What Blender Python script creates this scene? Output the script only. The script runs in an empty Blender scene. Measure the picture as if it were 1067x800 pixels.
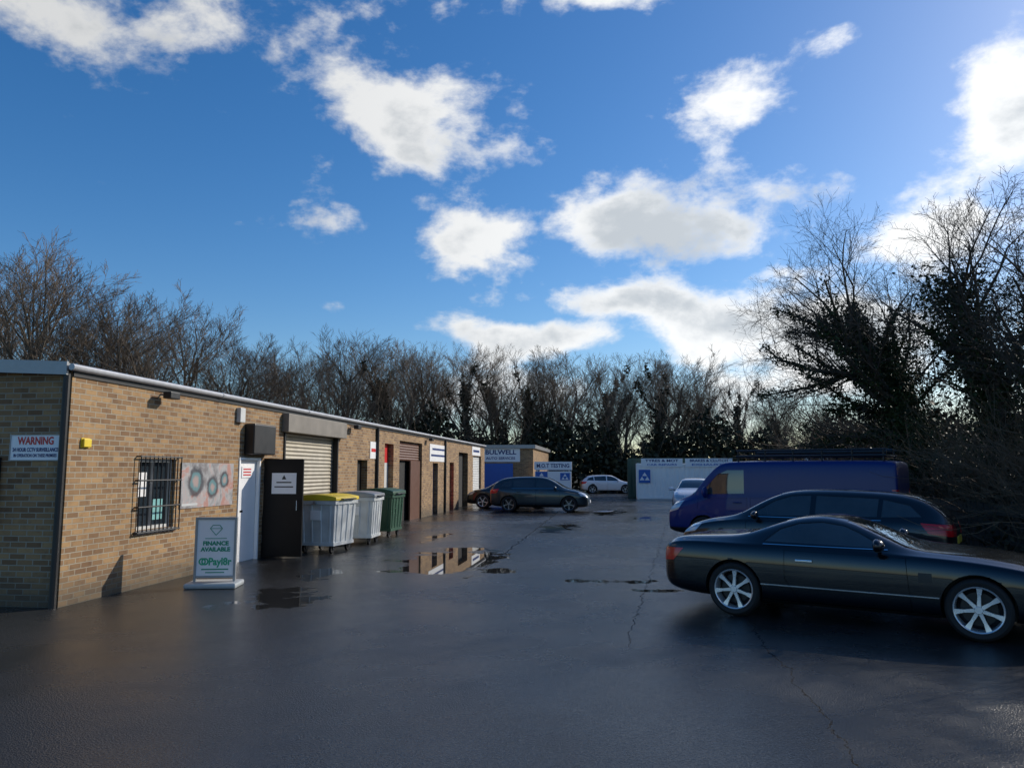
import bpy, bmesh, math, random, time
from mathutils import Vector, Matrix
from math import radians as R, sin, cos, pi
S=bpy.context.scene
COL=S.collection
S.view_settings.view_transform='Standard'
TT=time.time()
# ---------------------------------------------------------------- helpers
class NT:
    def __init__(s,nt): s.nt=nt; s.L=nt.links
    def n(s,t,**k):
        x=s.nt.nodes.new(t)
        for a,b in k.items(): setattr(x,a,b)
        return x
    def put(s,sock,v):
        if v is None: return
        if isinstance(v,bpy.types.NodeSocket): s.L.new(v,sock)
        else: sock.default_value=v
    def m(s,op,a,b=None,c=None,clamp=False):
        x=s.n('ShaderNodeMath',operation=op); x.use_clamp=clamp
        s.put(x.inputs[0],a); s.put(x.inputs[1],b)
        if c is not None: s.put(x.inputs[2],c)
        return x.outputs[0]
    def noise(s,vec,scale,detail=3,rough=.55,dist=0):
        x=s.n('ShaderNodeTexNoise'); s.put(x.inputs['Vector'],vec)
        x.inputs['Scale'].default_value=scale; x.inputs['Detail'].default_value=detail
        x.inputs['Roughness'].default_value=rough; x.inputs['Distortion'].default_value=dist
        return x.outputs['Fac']
    def mix(s,f,a,b,bt='MIX'):
        x=s.n('ShaderNodeMix',data_type='RGBA',blend_type=bt)
        s.put(x.inputs[0],f); s.put(x.inputs[6],a); s.put(x.inputs[7],b)
        return x.outputs[2]
    def sm(s,v,a,b,c=0.,d=1.):
        x=s.n('ShaderNodeMapRange',interpolation_type='SMOOTHSTEP')
        s.put(x.inputs[0],v)
        for i,q in enumerate((a,b,c,d)): x.inputs[i+1].default_value=q
        return x.outputs[0]
def c4(c): return (c[0],c[1],c[2],1)
def newmat(name):
    m=bpy.data.materials.new(name); m.use_nodes=True
    T=NT(m.node_tree); return m,T,m.node_tree.nodes['Principled BSDF']
def mat(name,col,rough=.5,metal=0,coat=0,var=.25,scale=6,bump=0,bscale=30,spec=.5):
    m,T,b=newmat(name)
    tc=T.n('ShaderNodeTexCoord').outputs['Object']
    f=T.noise(tc,scale,3)
    lo=[c*(1-var) for c in col]; hi=[min(1,c*(1+var)) for c in col]
    T.put(b.inputs['Base Color'],T.mix(f,c4(lo),c4(hi)))
    b.inputs['Roughness'].default_value=rough
    if rough>.2:
        T.put(b.inputs['Roughness'],T.m('ADD',rough,T.m('MULTIPLY',T.m('SUBTRACT',f,.5),rough*.4)))
    b.inputs['Metallic'].default_value=metal
    b.inputs['Coat Weight'].default_value=coat; b.inputs['Coat Roughness'].default_value=.02
    b.inputs['Specular IOR Level'].default_value=spec
    if bump:
        bp=T.n('ShaderNodeBump'); bp.inputs['Strength'].default_value=bump; bp.inputs['Distance'].default_value=.02
        T.put(bp.inputs['Height'],T.noise(tc,bscale,4)); T.L.new(bp.outputs[0],b.inputs['Normal'])
    return m
def obj(name,me,parent=None,mats=(),loc=None,rot=None,**p):
    o=bpy.data.objects.new(name,me); COL.objects.link(o)
    if me is not None and mats:
        me.materials.clear()
        for q in mats: me.materials.append(q)
    if parent: o.parent=parent
    if loc is not None: o.location=loc
    if rot is not None: o.rotation_euler=rot
    for k,v in p.items(): o[k]=v
    return o
def empty(name,loc=(0,0,0),rz=0,parent=None,**p):
    o=bpy.data.objects.new(name,None); COL.objects.link(o); o.empty_display_size=.2
    o.location=loc; o.rotation_euler=(0,0,rz)
    if parent: o.parent=parent
    for k,v in p.items(): o[k]=v
    return o
def mesh(vs,fs,name='m',smooth=False):
    me=bpy.data.meshes.new(name); me.from_pydata([tuple(v) for v in vs],[],fs); me.update()
    if smooth: me.polygons.foreach_set('use_smooth',[True]*len(me.polygons))
    return me
class MB:
    def __init__(s): s.v=[];s.f=[]
    def box(s,a,b,M=None):
        i=len(s.v)
        vs=[Vector((x,y,z)) for x in (a[0],b[0]) for y in (a[1],b[1]) for z in (a[2],b[2])]
        if M: vs=[M@v for v in vs]
        s.v+=vs
        s.f+=[tuple(i+k for k in q) for q in ((0,1,3,2),(4,6,7,5),(0,4,5,1),(2,3,7,6),(0,2,6,4),(1,5,7,3))]
        return s
    def cyl(s,p,q,r,n=10,r2=None,cap=True):
        p=Vector(p);q=Vector(q);d=(q-p).normalized()
        a=d.orthogonal().normalized();b=d.cross(a);i=len(s.v);r2=r if r2 is None else r2
        for k in range(n):
            t=2*pi*k/n; e=a*cos(t)+b*sin(t); s.v.append(p+e*r); s.v.append(q+e*r2)
        for k in range(n):
            j=(k+1)%n; s.f.append((i+2*k,i+2*j,i+2*j+1,i+2*k+1))
        if cap:
            s.f.append(tuple(i+2*k for k in reversed(range(n)))); s.f.append(tuple(i+2*k+1 for k in range(n)))
        return s
    def poly(s,vs):
        i=len(s.v); s.v+=[Vector(v) for v in vs]; s.f.append(tuple(range(i,i+len(vs)))); return s
    def prism(s,poly,ya,yb):
        i=len(s.v);n=len(poly)
        for x,z in poly: s.v.append(Vector((x,ya,z)))
        for x,z in poly: s.v.append(Vector((x,yb,z)))
        s.f.append(tuple(range(i,i+n))); s.f.append(tuple(reversed(range(i+n,i+2*n))))
        for k in range(n):
            j=(k+1)%n; s.f.append((i+j,i+k,i+n+k,i+n+j))
        return s
    def lathe(s,prof,n=36,c=(0,0,0)):
        i=len(s.v);m=len(prof)
        for k in range(n):
            t=2*pi*k/n
            for r,y in prof: s.v.append(Vector((c[0]+r*cos(t),c[1]+y,c[2]+r*sin(t))))
        for k in range(n):
            j=(k+1)%n
            for q in range(m-1): s.f.append((i+k*m+q,i+j*m+q,i+j*m+q+1,i+k*m+q+1))
        return s
    def mesh(s,smooth=False,bevel=0,fix=True):
        me=mesh(s.v,s.f)
        if fix or bevel:
            bm=bmesh.new(); bm.from_mesh(me)
            if fix: bmesh.ops.recalc_face_normals(bm,faces=bm.faces)
            if bevel: bmesh.ops.bevel(bm,geom=bm.edges,offset=bevel,segments=2,affect='EDGES',profile=.6)
            bm.to_mesh(me); bm.free()
        if smooth:
            me.polygons.foreach_set('use_smooth',[True]*len(me.polygons)); me.set_sharp_from_angle(angle=R(35))
        return me
def text(s,size,m,loc,rot,parent,width=None,name='lettering',bold=0.0):
    cu=bpy.data.curves.new('t','FONT'); cu.body=s; cu.size=size; cu.align_x='CENTER'; cu.align_y='CENTER'
    cu.extrude=.001; cu.offset=bold; cu.resolution_u=3
    t=bpy.data.objects.new('tmp',cu); COL.objects.link(t)
    dg=bpy.context.evaluated_depsgraph_get(); me=bpy.data.meshes.new_from_object(t.evaluated_get(dg))
    bpy.data.objects.remove(t)
    if width:
        xs=[v.co.x for v in me.vertices]
        if xs:
            k=width/(max(xs)-min(xs))
            for v in me.vertices: v.co.x*=k
    return obj(name,me,parent,(m,),loc,rot)
FY=(R(90),0,0)
# ---------------------------------------------------------------- materials
M={}
M['white']=mat('white_paint',(.86,.865,.87),.4,var=.04)
M['offwhite']=mat('weathered_white',(.55,.56,.55),.5,var=.2,scale=3)
M['grey']=mat('grey_metal',(.30,.31,.32),.4,.4,var=.2)
M['silver']=mat('gutter_silver',(.42,.43,.45),.4,.2,var=.2)
M['black']=mat('black_plastic',(.012,.012,.013),.45,var=.3)
M['dark']=mat('dark_interior',(.006,.006,.007),.8)  # near-black colour carries the shade of an unlit interior
M['rubber']=mat('tyre_rubber',(.014,.014,.015),.75,var=.3,scale=20)
M['rim']=mat('alloy_rim',(.75,.76,.78),.28,.6,var=.05)
M['rimd']=mat('alloy_rim_dull',(.3,.31,.32),.35,.8,var=.1)
M['chrome']=mat('chrome',(.75,.76,.78),.12,1,var=.03)
M['red']=mat('red_sign',(.6,.02,.02),.4,var=.1)
M['blue']=mat('blue_sign',(.015,.12,.45),.4,var=.1)
M['navy']=mat('navy_sign',(.015,.04,.17),.4,var=.1)
M['green']=mat('bin_green',(.015,.07,.035),.45,var=.3,scale=3)
M['lime']=mat('green_logo',(.04,.42,.22),.4,var=.1)
M['yellow']=mat('yellow_plastic',(.75,.55,.03),.45,var=.12)
M['galv']=mat('galvanised_steel',(.62,.65,.65),.42,.1,var=.45,scale=2.5)
M['galvd']=mat('galvanised_steel_dull',(.42,.45,.46),.45,.2,var=.2,scale=5)
M['boxm']=mat('weathered_shutter_box',(.21,.19,.165),.55,.1,var=.35,scale=3)
M['brown']=mat('brown_shutter',(.11,.045,.025),.5,var=.2)
M['teal']=mat('green_print',(.02,.30,.17),.4)
M['paleteal']=mat('pale_teal_print',(.22,.48,.48),.4)
M['taill']=mat('tail_light_lens',(.62,.006,.012),.2,coat=.6,var=.1)
M['lens']=mat('headlight_lens',(.55,.57,.6),.1,.3,coat=1,var=.1)
M['glass']=mat('car_glass',(.035,.043,.048),.03,0,.6,var=.6,scale=2,spec=.8)
M['ltglass']=mat('window_glass',(.02,.03,.04),.06,0,.5,var=.3)
M['plateY']=mat('number_plate',(.7,.5,.05),.4)
M['bark']=mat('bark',(.12,.10,.075),.9,var=.35,scale=5,bump=.4,bscale=12)
M['twig']=mat('twig_bark',(.18,.135,.095),.9,var=.3)
M['twigd']=mat('dark_twig_bark',(.055,.042,.03),.9,var=.3)
M['twigb']=mat('brown_bramble',(.12,.08,.048),.9,var=.4,scale=2)
def leafmat(name,a,b):
    m,T,bs=newmat(name)
    tc=T.n('ShaderNodeTexCoord').outputs['Object']
    T.put(bs.inputs['Base Color'],T.mix(T.sm(T.noise(tc,1.6,3),.35,.65),c4(a),c4(b)))
    bs.inputs['Roughness'].default_value=.6; bs.inputs['Specular IOR Level'].default_value=.2
    return m
M['ivy']=leafmat('ivy_leaf',(.012,.019,.007),(.04,.06,.018))
M['ivyfar']=leafmat('distant_ivy',(.016,.019,.011),(.05,.052,.028))
M['under']=leafmat('undergrowth_leaf',(.028,.026,.014),(.09,.07,.04))
M['wood']=mat('fence_timber',(.05,.04,.028),.8,var=.3,scale=4)
def paint(name,col,metal=0.,rough=.3,coat=.9):
    return mat(name,col,rough,metal,coat,var=.03,scale=3,spec=.3)
def brickmat(name,ca,cb,cc,mort):
    m,T,b=newmat(name)
    tc=T.n('ShaderNodeTexCoord').outputs['Object']
    sp=T.n('ShaderNodeSeparateXYZ'); T.L.new(tc,sp.inputs[0])
    cx=T.n('ShaderNodeCombineXYZ'); T.put(cx.inputs[0],T.m('ADD',sp.outputs[0],sp.outputs[1])); T.L.new(sp.outputs[2],cx.inputs[1])
    br=T.n('ShaderNodeTexBrick'); T.L.new(cx.outputs[0],br.inputs['Vector'])
    br.inputs['Scale'].default_value=1; br.inputs['Brick Width'].default_value=.225; br.inputs['Row Height'].default_value=.075
    br.inputs['Mortar Size'].default_value=.008; br.inputs['Mortar Smooth'].default_value=.1; br.inputs['Bias'].default_value=-.05
    br.inputs['Color1'].default_value=c4(ca); br.inputs['Color2'].default_value=c4(cb); br.inputs['Mortar'].default_value=c4(mort)
    n1=T.noise(tc,1.1,5,.65); n2=T.noise(tc,9,2)
    solid=T.m('SUBTRACT',1.,br.outputs['Fac'])
    col=T.mix(T.m('MULTIPLY',solid,T.sm(n2,.5,.7,0,.3)),br.outputs['Color'],c4(cc))
    col=T.mix(T.sm(n1,.35,.7,.0,.28),col,(.35,.28,.24,1),'MULTIPLY')
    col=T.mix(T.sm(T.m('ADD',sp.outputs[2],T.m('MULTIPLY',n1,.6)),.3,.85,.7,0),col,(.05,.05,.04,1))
    T.put(b.inputs['Base Color'],col); b.inputs['Roughness'].default_value=.85
    bp=T.n('ShaderNodeBump'); bp.inputs['Strength'].default_value=.9; bp.inputs['Distance'].default_value=.012
    T.put(bp.inputs['Height'],T.m('ADD',solid,T.m('MULTIPLY',n2,.25))); T.L.new(bp.outputs[0],b.inputs['Normal'])
    return m
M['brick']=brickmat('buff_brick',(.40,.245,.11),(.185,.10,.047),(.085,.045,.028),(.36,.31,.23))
def asphalt():
    m,T,b=newmat('wet_asphalt')
    tc=T.n('ShaderNodeTexCoord').outputs['Object']
    sp=T.n('ShaderNodeSeparateXYZ'); T.L.new(tc,sp.inputs[0]); X,Y=sp.outputs[0],sp.outputs[1]
    big=T.noise(tc,.28,4,.6); mid=T.noise(tc,1.3,5,.65); fine=T.noise(tc,60,3,.75)
    vo=T.n('ShaderNodeTexVoronoi'); T.L.new(tc,vo.inputs['Vector']); vo.inputs['Scale'].default_value=85
    wob=T.m('MULTIPLY',T.m('SUBTRACT',mid,.5),2.6)
    pud=None
    for cx,cy,rx,ry,w in [(-3.1,15.1,1.05,2.4,1.1),(-2.0,13.6,.5,.6,.8),(.0,12.6,1.5,.55,.62),(.7,11.7,1.0,.3,.62),(-4.6,10.4,1.3,1.5,.6),
                        (-1.6,24.,.9,3.5,.7),(-.3,33,1.2,4,.7),(-4.9,12.7,.8,1.3,.6),(1.2,29,1.0,3,.6),(-2.8,42,2.5,5,.6),(-4.6,20,.6,3,.55)]:
        a=T.m('DIVIDE',T.m('SUBTRACT',X,cx),rx); c=T.m('DIVIDE',T.m('SUBTRACT',Y,cy),ry)
        d=T.m('SUBTRACT',w,T.m('SQRT',T.m('ADD',T.m('MULTIPLY',a,a),T.m('MULTIPLY',c,c))))
        pud=d if pud is None else T.m('MAXIMUM',pud,d)
    pud=T.m('ADD',pud,wob)
    P=T.sm(pud,.18,.27); damp=T.sm(pud,-1.1,.3)
    wet=T.sm(big,.34,.58)
    wetall=T.m('MAXIMUM',T.m('MULTIPLY',wet,.85),damp)
    base=T.mix(T.sm(fine,.35,.7),(.010,.0101,.010,1),(.072,.071,.067,1))
    base=T.mix(T.sm(mid,.35,.7,0,.4),base,(.024,.024,.0235,1))
    base=T.mix(T.m('MULTIPLY',wetall,.45),base,(.014,.014,.014,1))
    def crack(x0,slope,y0,y1,w):
        cl=T.m('ADD',T.m('SUBTRACT',T.m('SUBTRACT',X,x0),T.m('MULTIPLY',Y,slope)),T.m('MULTIPLY',T.m('SUBTRACT',T.noise(tc,1.8,5,.7),.5),.35))
        k=T.sm(T.m('ABSOLUTE',cl),w*.4,w,1,0)
        return T.m('MULTIPLY',k,T.m('MULTIPLY',T.m('GREATER_THAN',Y,y0),T.m('LESS_THAN',Y,y1)))
    ck=T.m('MAXIMUM',crack(1.35,.02,1,9.5,.008),crack(-2.3,.0,14,34,.025))
    ck=T.m('MAXIMUM',ck,crack(-.6,.09,8,26,.008))
    base=T.mix(T.m('MULTIPLY',ck,.8),base,(.003,.003,.003,1))
    T.put(b.inputs['Base Color'],base)
    ro=T.m('SUBTRACT',.36,T.m('MULTIPLY',wetall,.20))
    ro=T.m('ADD',ro,T.m('MULTIPLY',T.m('SUBTRACT',mid,.5),.30))
    ro=T.m('ADD',ro,T.m('MULTIPLY',ck,.4))
    ro=T.m('MULTIPLY',ro,T.m('SUBTRACT',1.,T.m('MULTIPLY',P,.95)),clamp=True)
    T.put(b.inputs['Roughness'],ro)
    T.put(b.inputs['Specular IOR Level'],T.m('SUBTRACT',.5,T.m('MULTIPLY',ck,.45)))
    bp=T.n('ShaderNodeBump'); bp.inputs['Distance'].default_value=.0048
    T.put(bp.inputs['Strength'],T.m('MULTIPLY',T.m('SUBTRACT',1.,P),T.m('SUBTRACT',.85,T.m('MULTIPLY',wetall,.4))))
    hh=T.m('ADD',T.m('MULTIPLY',vo.outputs['Distance'],.9),fine)
    T.put(bp.inputs['Height'],hh); T.L.new(bp.outputs[0],b.inputs['Normal'])
    return m
M['asphalt']=asphalt()
M['earth']=mat('rough_grass_earth',(.035,.035,.02),.95,var=.5,scale=.8,bump=.5,bscale=8)
# ---------------------------------------------------------------- cars
WS=bpy.data.scenes.new('work')  # small private scene keeps modifier evaluation fast
def evalmod(me,setup,others=()):
    global WS
    for sc_ in ((WS,S) if WS else (S,)):
        a=bpy.data.objects.new('tmp',me); sc_.collection.objects.link(a); os=[]
        for o in others:
            c=bpy.data.objects.new('tmp',o); sc_.collection.objects.link(c); os.append(c)
        setup(a,os); out=None
        try:
            if sc_ is S:
                dg=bpy.context.evaluated_depsgraph_get(); out=bpy.data.meshes.new_from_object(a.evaluated_get(dg))
            else:
                with bpy.context.temp_override(scene=sc_,view_layer=sc_.view_layers[0]):
                    dg=bpy.context.evaluated_depsgraph_get(); out=bpy.data.meshes.new_from_object(a.evaluated_get(dg))
                if len(out.vertices)==len(me.vertices): out=None; raise RuntimeError('not evaluated')
        except Exception as ex:
            print('work scene failed',ex)
        for o in [a]+os: bpy.data.objects.remove(o)
        if out is not None: return out
        if sc_ is not S: bpy.data.scenes.remove(WS); WS=None
def bbox(me):
    if len(me.vertices)==0: return None
    return [f(v.co[i] for v in me.vertices) for f in (min,max) for i in range(3)]
def boolean(me,cut,op):
    B0=bbox(me); C0=bbox(cut)
    for att in range(4):
        c2=cut.copy()
        if att:
            for v in c2.vertices: v.co+=Vector((.0011*att,.0,.0009*att)); v.co.y*=1+.0013*att
        def su(a,os):
            md=a.modifiers.new('b','BOOLEAN'); md.operation=op; md.solver='EXACT' if att<3 else 'FAST'; md.object=os[0]
        out=evalmod(me.copy(),su,(c2,))
        b=bbox(out)
        ok=b is not None and all(b[i]>=B0[i]-.002 for i in range(3)) and all(b[i+3]<=B0[i+3]+.002 for i in range(3))
        if ok and op=='INTERSECT': ok=all(b[i]>=C0[i]-.01 for i in range(3)) and all(b[i+3]<=C0[i+3]+.01 for i in range(3))
        if ok and op=='DIFFERENCE': ok=len(out.vertices)>len(me.vertices)*.4
        if ok: return out
        print('bool retry',op,att)
    return out if op=='INTERSECT' else me
def subsurf(me,lv):
    def su(a,os): md=a.modifiers.new('s','SUBSURF'); md.levels=lv; md.render_levels=lv
    return evalmod(me,su)
def offset(me,d):
    o=me.copy(); ns=[v.normal.copy() for v in o.vertices]
    for v,n in zip(o.vertices,ns): v.co+=n*d
    return o
def smoothen(me,ang=32):
    me.polygons.foreach_set('use_smooth',[True]*len(me.polygons)); me.set_sharp_from_angle(angle=R(ang)); return me
def shell(stations,tum,lv,boxy=False):
    vs=[];fs=[]
    for (x,zb,belt,roof,hw) in stations:
        h=max(roof-belt,.02); k=max(0,min(1,(h-.06)/.3)); B=belt-zb
        if boxy:
            k=max(0,min(1,(h-.06)/.5))
            up=[((.905+.065*k)*hw,belt+.10*h),((.82+.135*k)*hw,belt+.55*h),((.75+.19*k)*hw,belt+.90*h),((.62+.27*k)*hw,belt+.99*h),(.4*hw,belt+h),(0,belt+h)]
        else:
            up=[(.905*hw,belt+.10*h),((.82-tum*.5*k)*hw,belt+.55*h),((.75-tum*k+.03*k)*hw,belt+.86*h),((.62-tum*.7*k)*hw,belt+.975*h),(.3*hw,belt+h),(0,belt+h)]
        H=[(0,zb),(.5*hw,zb),(.87*hw,zb+.01),(.965*hw,zb+.1*B+.02),(.99*hw,zb+.32*B),(1.0*hw,zb+.62*B),(.985*hw,zb+.88*B),((.945+(.035*k if boxy else 0))*hw,belt)]+up
        ring=[(y,z) for y,z in H]+[(-y,z) for y,z in reversed(H[1:-1])]
        for y,z in ring: vs.append((x,y,z))
    n=len(ring)
    for i in range(len(stations)-1):
        for j in range(n):
            k=(j+1)%n; fs.append((i*n+j,i*n+k,(i+1)*n+k,(i+1)*n+j))
    nn=len(H)
    for base in (0,(len(stations)-1)*n):
        for j in range(0,nn-1):
            u=[]
            for t in (j,j+1,(n-j-1)%n,(n-j)%n):
                if t not in u: u.append(t)
            if len(u)>2: fs.append(tuple(base+t for t in u))
    me=mesh(vs,fs); bm=bmesh.new(); bm.from_mesh(me); bmesh.ops.recalc_face_normals(bm,faces=bm.faces); bm.to_mesh(me); bm.free()
    return subsurf(me,lv)
def oneside(poly,y0,s,y1=1.3):
    a,b=(y0,y1) if s>0 else (-y1,-y0)
    return MB().prism(poly,a,b).mesh()
def scalepoly(p,d):
    cx=sum(a for a,_ in p)/len(p); cz=sum(b for _,b in p)/len(p); out=[]
    for a,b in p:
        v=Vector((a-cx,b-cz)); L=v.length; v*=(L+d)/L; out.append((cx+v.x,cz+v.y))
    return out
def ws(xr,a,xf,b,z0,z1):
    m=MB(); m.v=[Vector(q) for q in ((xr,-a,z0),(xr,a,z0),(xf,b,z0),(xf,-b,z0),(xr,-a,z1),(xr,a,z1),(xf,b,z1),(xf,-b,z1))]
    m.f=[(0,1,2,3),(4,7,6,5),(0,4,5,1),(1,5,6,2),(2,6,7,3),(3,7,4,0)]; return m.mesh()
def wheel(parent,x,y,rad,wd,side,rimm,spokes,rr,cache):
    e=empty('wheel',(x,y,rad),0 if side<0 else pi,parent)
    if 't' not in cache:
        w2=wd/2
        cache['t']=MB().lathe([(rr,-w2+.01),(rr+.02,-w2),(rad-.035,-w2-.004),(rad-.012,-w2+.012),(rad,-w2+.04),(rad,w2-.04),(rad-.02,w2),(rr,w2)],48).mesh(smooth=True); cache['t'].materials.append(M['rubber'])
        r=MB().lathe([(rr+.004,-w2+.012),(rr-.004,-w2+.002),(rr-.014,-w2+.008),(rr-.02,-w2+.04),(rr-.026,w2-.02)],48)
        r.lathe([(.0001,-w2+.012),(.036,-w2+.012),(.046,-w2+.03),(.046,-w2+.08)],20)
        for k in range(spokes):
            t=2*pi*k/spokes+.3
            Mx=Matrix.Rotation(t,4,'Y'); i=len(r.v)
            for (xx,hh,ya,yb) in ((.04,.019,-w2+.02,-w2+.06),((.04+rr)*.5,.015,-w2+.024,-w2+.06),(rr-.015,.028,-w2+.014,-w2+.06)):
                r.v+=[Mx@Vector(q) for q in ((xx,ya,-hh),(xx,ya,hh),(xx,yb,hh),(xx,yb,-hh))]
            for a in (i,i+4): r.f+=[(a+q,a+(q+1)%4,a+(q+1)%4+4,a+q+4) for q in range(4)]
            r.f+=[(i+8,i+9,i+10,i+11)]
        cache['r']=r.mesh(smooth=True); cache['r'].materials.append(rimm)
        cache['d']=MB().lathe([(.0001,-w2+.10),(rr*.72,-w2+.10),(rr*.72,-w2+.12),(rr*.98,-w2+.16)],32).mesh(); cache['d'].materials.append(M['black'])
    obj('tyre',cache['t'],e); obj('rim',cache['r'],e); obj('brake_disc',cache['d'],e)
def make_car(name,label,cat,loc,yaw,sp,pm,group='cars parked in the yard'):
    e=empty(name,(loc[0],loc[1],0),yaw,label=label,category=cat,group=group)
    B=shell(sp['st'],sp.get('tum',.14),sp.get('lv',2),sp.get('boxy',False))
    hw=max(s[4] for s in sp['st']); wr=sp['wr']; ar=wr+sp.get('gap',.03)
    body=B.copy(); Bi=offset(B,-.007); Bo=offset(B,.004)
    archs={}
    for s in (-1,1):
        arch=MB()
        for x in sp['wx']: arch.cyl((x,s*(hw-.36),wr+.01),(x,s*(hw+.2),wr+.01),ar,40)
        archs[s]=arch.mesh(); body=boolean(body,archs[s],'DIFFERENCE')
    for poly in sp['doors']:
        for s in (-1,1):
            body=boolean(body,oneside(scalepoly(poly,.006),hw*.78,s),'DIFFERENCE')
            dm=boolean(boolean(B,oneside(poly,hw*.80,s),'INTERSECT'),archs[s],'DIFFERENCE')
            do=obj('door',smoothen(dm),e,(pm,))
            xs=min(p[0] for p in poly)+.13; zt=max(p[1] for p in poly)-sp.get('hz',.12)
            obj('handle',MB().box((xs,min(s*hw*.985,s*(hw*.985+.035)),zt),(xs+.19,max(s*hw*.985,s*(hw*.985+.035)),zt+.03)).mesh(bevel=.008),do,(sp.get('hm') or pm,))
    for poly in sp['win']:
        for s in (-1,1):
            body=boolean(body,oneside(poly,sp['wy'],s),'DIFFERENCE')
            obj('side_window',smoothen(boolean(Bi,oneside(poly,sp['wy'],s),'INTERSECT')),e,(M['glass'],))
    for nm,a in sp['ws']:
        body=boolean(body,ws(*a),'DIFFERENCE'); obj(nm,smoothen(boolean(Bi,ws(*a),'INTERSECT')),e,(M['glass'],))
    body.materials.clear(); body.materials.append(pm); body.materials.append(M['black'])
    for p in body.polygons:
        c=p.center; mi=0
        for x in sp['wx']:
            if math.hypot(c.x-x,c.z-wr-.01)<ar+.004 and abs(c.y)<hw*.999: mi=1
        if p.normal.z<-.8 and c.z<.3: mi=1
        p.material_index=mi
    obj('body',smoothen(body),e)
    for nm,mm,poly,y0 in sp.get('lamps',()):
        for s in (-1,1): obj(nm,smoothen(boolean(Bo,oneside(poly,y0,s),'INTERSECT')),e,(M[mm],))
    for nm,mm,(a,b_),off in sp.get('trim',()):
        for s in (-1,1):
            aa=(a[0],.0 if s>0 else a[1],a[2]); bb=(b_[0],b_[1] if s>0 else .0,b_[2])
            t=boolean(offset(B,off),MB().box(aa,bb).mesh(),'INTERSECT'); t=boolean(t,archs[s],'DIFFERENCE')
            obj(nm,smoothen(t),e,(M[mm],))
    mx,mz=sp['mir']
    for s in (-1,1):
        bm=bmesh.new(); bmesh.ops.create_uvsphere(bm,u_segments=16,v_segments=10,radius=1)
        for v in bm.verts:
            v.co=Vector((mx+v.co.x*.07*(1.2 if v.co.x>0 else .6),s*(hw+.07)+v.co.y*.12,mz+v.co.z*.075*sp.get('mirs',1)))
        mm_=bpy.data.meshes.new('m'); bm.to_mesh(mm_); bm.free(); mi=obj('wing_mirror',smoothen(mm_),e,(pm,))
        obj('mirror_stalk',MB().cyl((mx,s*(hw*.86),mz-.05),(mx,s*(hw+.02),mz-.03),.022).mesh(),mi,(M['black'],))
    xr=sp['st'][0][0]; xf=sp['st'][-1][0]
    obj('number_plate',MB().box((xr-.012,-.26,sp['pz']),(xr+.03,.26,sp['pz']+.11)).mesh(),e,(M['plateY'],))
    obj('number_plate',MB().box((xf-.03,-.26,.38),(xf+.014,.26,.49)).mesh(),e,(M['white'],))
    cache={}
    for x in sp['wx']:
        for s in (-1,1): wheel(e,x,s*(hw-sp.get('ww',.24)/2-.015),wr,sp.get('ww',.24),s,sp.get('rim',M['rim']),sp.get('sp',7),sp['rr'],cache)
    return e
SL=dict(st=[(-2.27,.40,.62,.66,.58),(-2.22,.28,.79,.84,.76),(-2.08,.22,.85,.915,.85),(-1.75,.19,.87,.935,.89),(-1.38,.18,.865,.95,.905),(-1.16,.17,.86,.985,.905),
  (-.90,.17,.855,1.09,.905),(-.62,.17,.85,1.185,.905),(-.32,.17,.845,1.22,.905),(-.05,.17,.84,1.19,.905),(.20,.17,.835,1.10,.905),(.45,.17,.83,.98,.905),(.66,.17,.825,.89,.905),
  (.85,.17,.82,.872,.905),(1.2,.17,.80,.858,.905),(1.6,.18,.755,.815,.89),(1.95,.19,.68,.735,.84),(2.15,.2,.58,.635,.74),(2.25,.28,.46,.51,.6)],
  wx=(-1.28,1.28),wr=.318,rr=.236,ww=.25,wy=.47,tum=.17,
  doors=[[(-.50,.24),(-.66,.5),(-.66,.815),(.62,.80),(.66,.24)]],
  win=[[(-.92,.905),(-.76,1.05),(-.55,1.12),(-.28,1.143),(-.04,1.11),(.12,1.045),(.42,.89)]],
  ws=[('windscreen',(-.02,.50,.62,.68,.84,1.4)),('rear_window',(-1.14,.62,-.72,.48,.90,1.4))],
  lamps=[('tail_light','taill',[(-2.3,.60),(-2.3,.765),(-1.92,.775),(-2.06,.62)],.45),('headlight','lens',[(2.3,.48),(2.3,.68),(1.85,.72),(1.95,.53)],.42)],
  trim=[('side_trim','chrome',((-.95,-1.2,.405),(.93,1.2,.417)),.01),('side_skirt','black',((-.95,-1.2,.14),(.93,1.2,.225)),.008),('side_vent','black',((.74,-1.2,.56),(.87,1.2,.66)),.002),
        ('window_trim','chrome',((-.92,-1.2,.872),(.44,1.2,.881)),.006)],
  mir=(.36,.93),pz=.5,hm=M['chrome'],hz=.12)
make_car('parked_car','low black two door coupe with silver alloy wheels','car',(2.98,10.04),R(-26.9),SL,paint('black_blue_paint',(.0025,.0035,.006),rough=.22,coat=.85))
def sc(sp,kx,kz,ky=1):
    o=dict(sp)
    o['st']=[(a*kx,b*kz,c*kz,d*kz,w*ky) for a,b,c,d,w in sp['st']]
    P=lambda p:[(a*kx,b*kz) for a,b in p]
    o['doors']=[P(p) for p in sp['doors']]; o['win']=[P(p) for p in sp['win']]
    o['ws']=[(n,(a*kx,b,c*kx,d,e_*kz,f_*kz)) for n,(a,b,c,d,e_,f_) in sp['ws']]
    o['lamps']=[(n,m,P(p),y) for n,m,p,y in sp['lamps']]
    o['trim']=[(n,m,((a[0]*kx,a[1],a[2]*kz),(b[0]*kx,b[1],b[2]*kz)),f_) for n,m,(a,b),f_ in sp['trim']]
    o['wx']=tuple(a*kx for a in sp['wx']); o['mir']=(sp['mir'][0]*kx,sp['mir'][1]*kz); o['pz']=sp['pz']*kz
    return o
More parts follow.
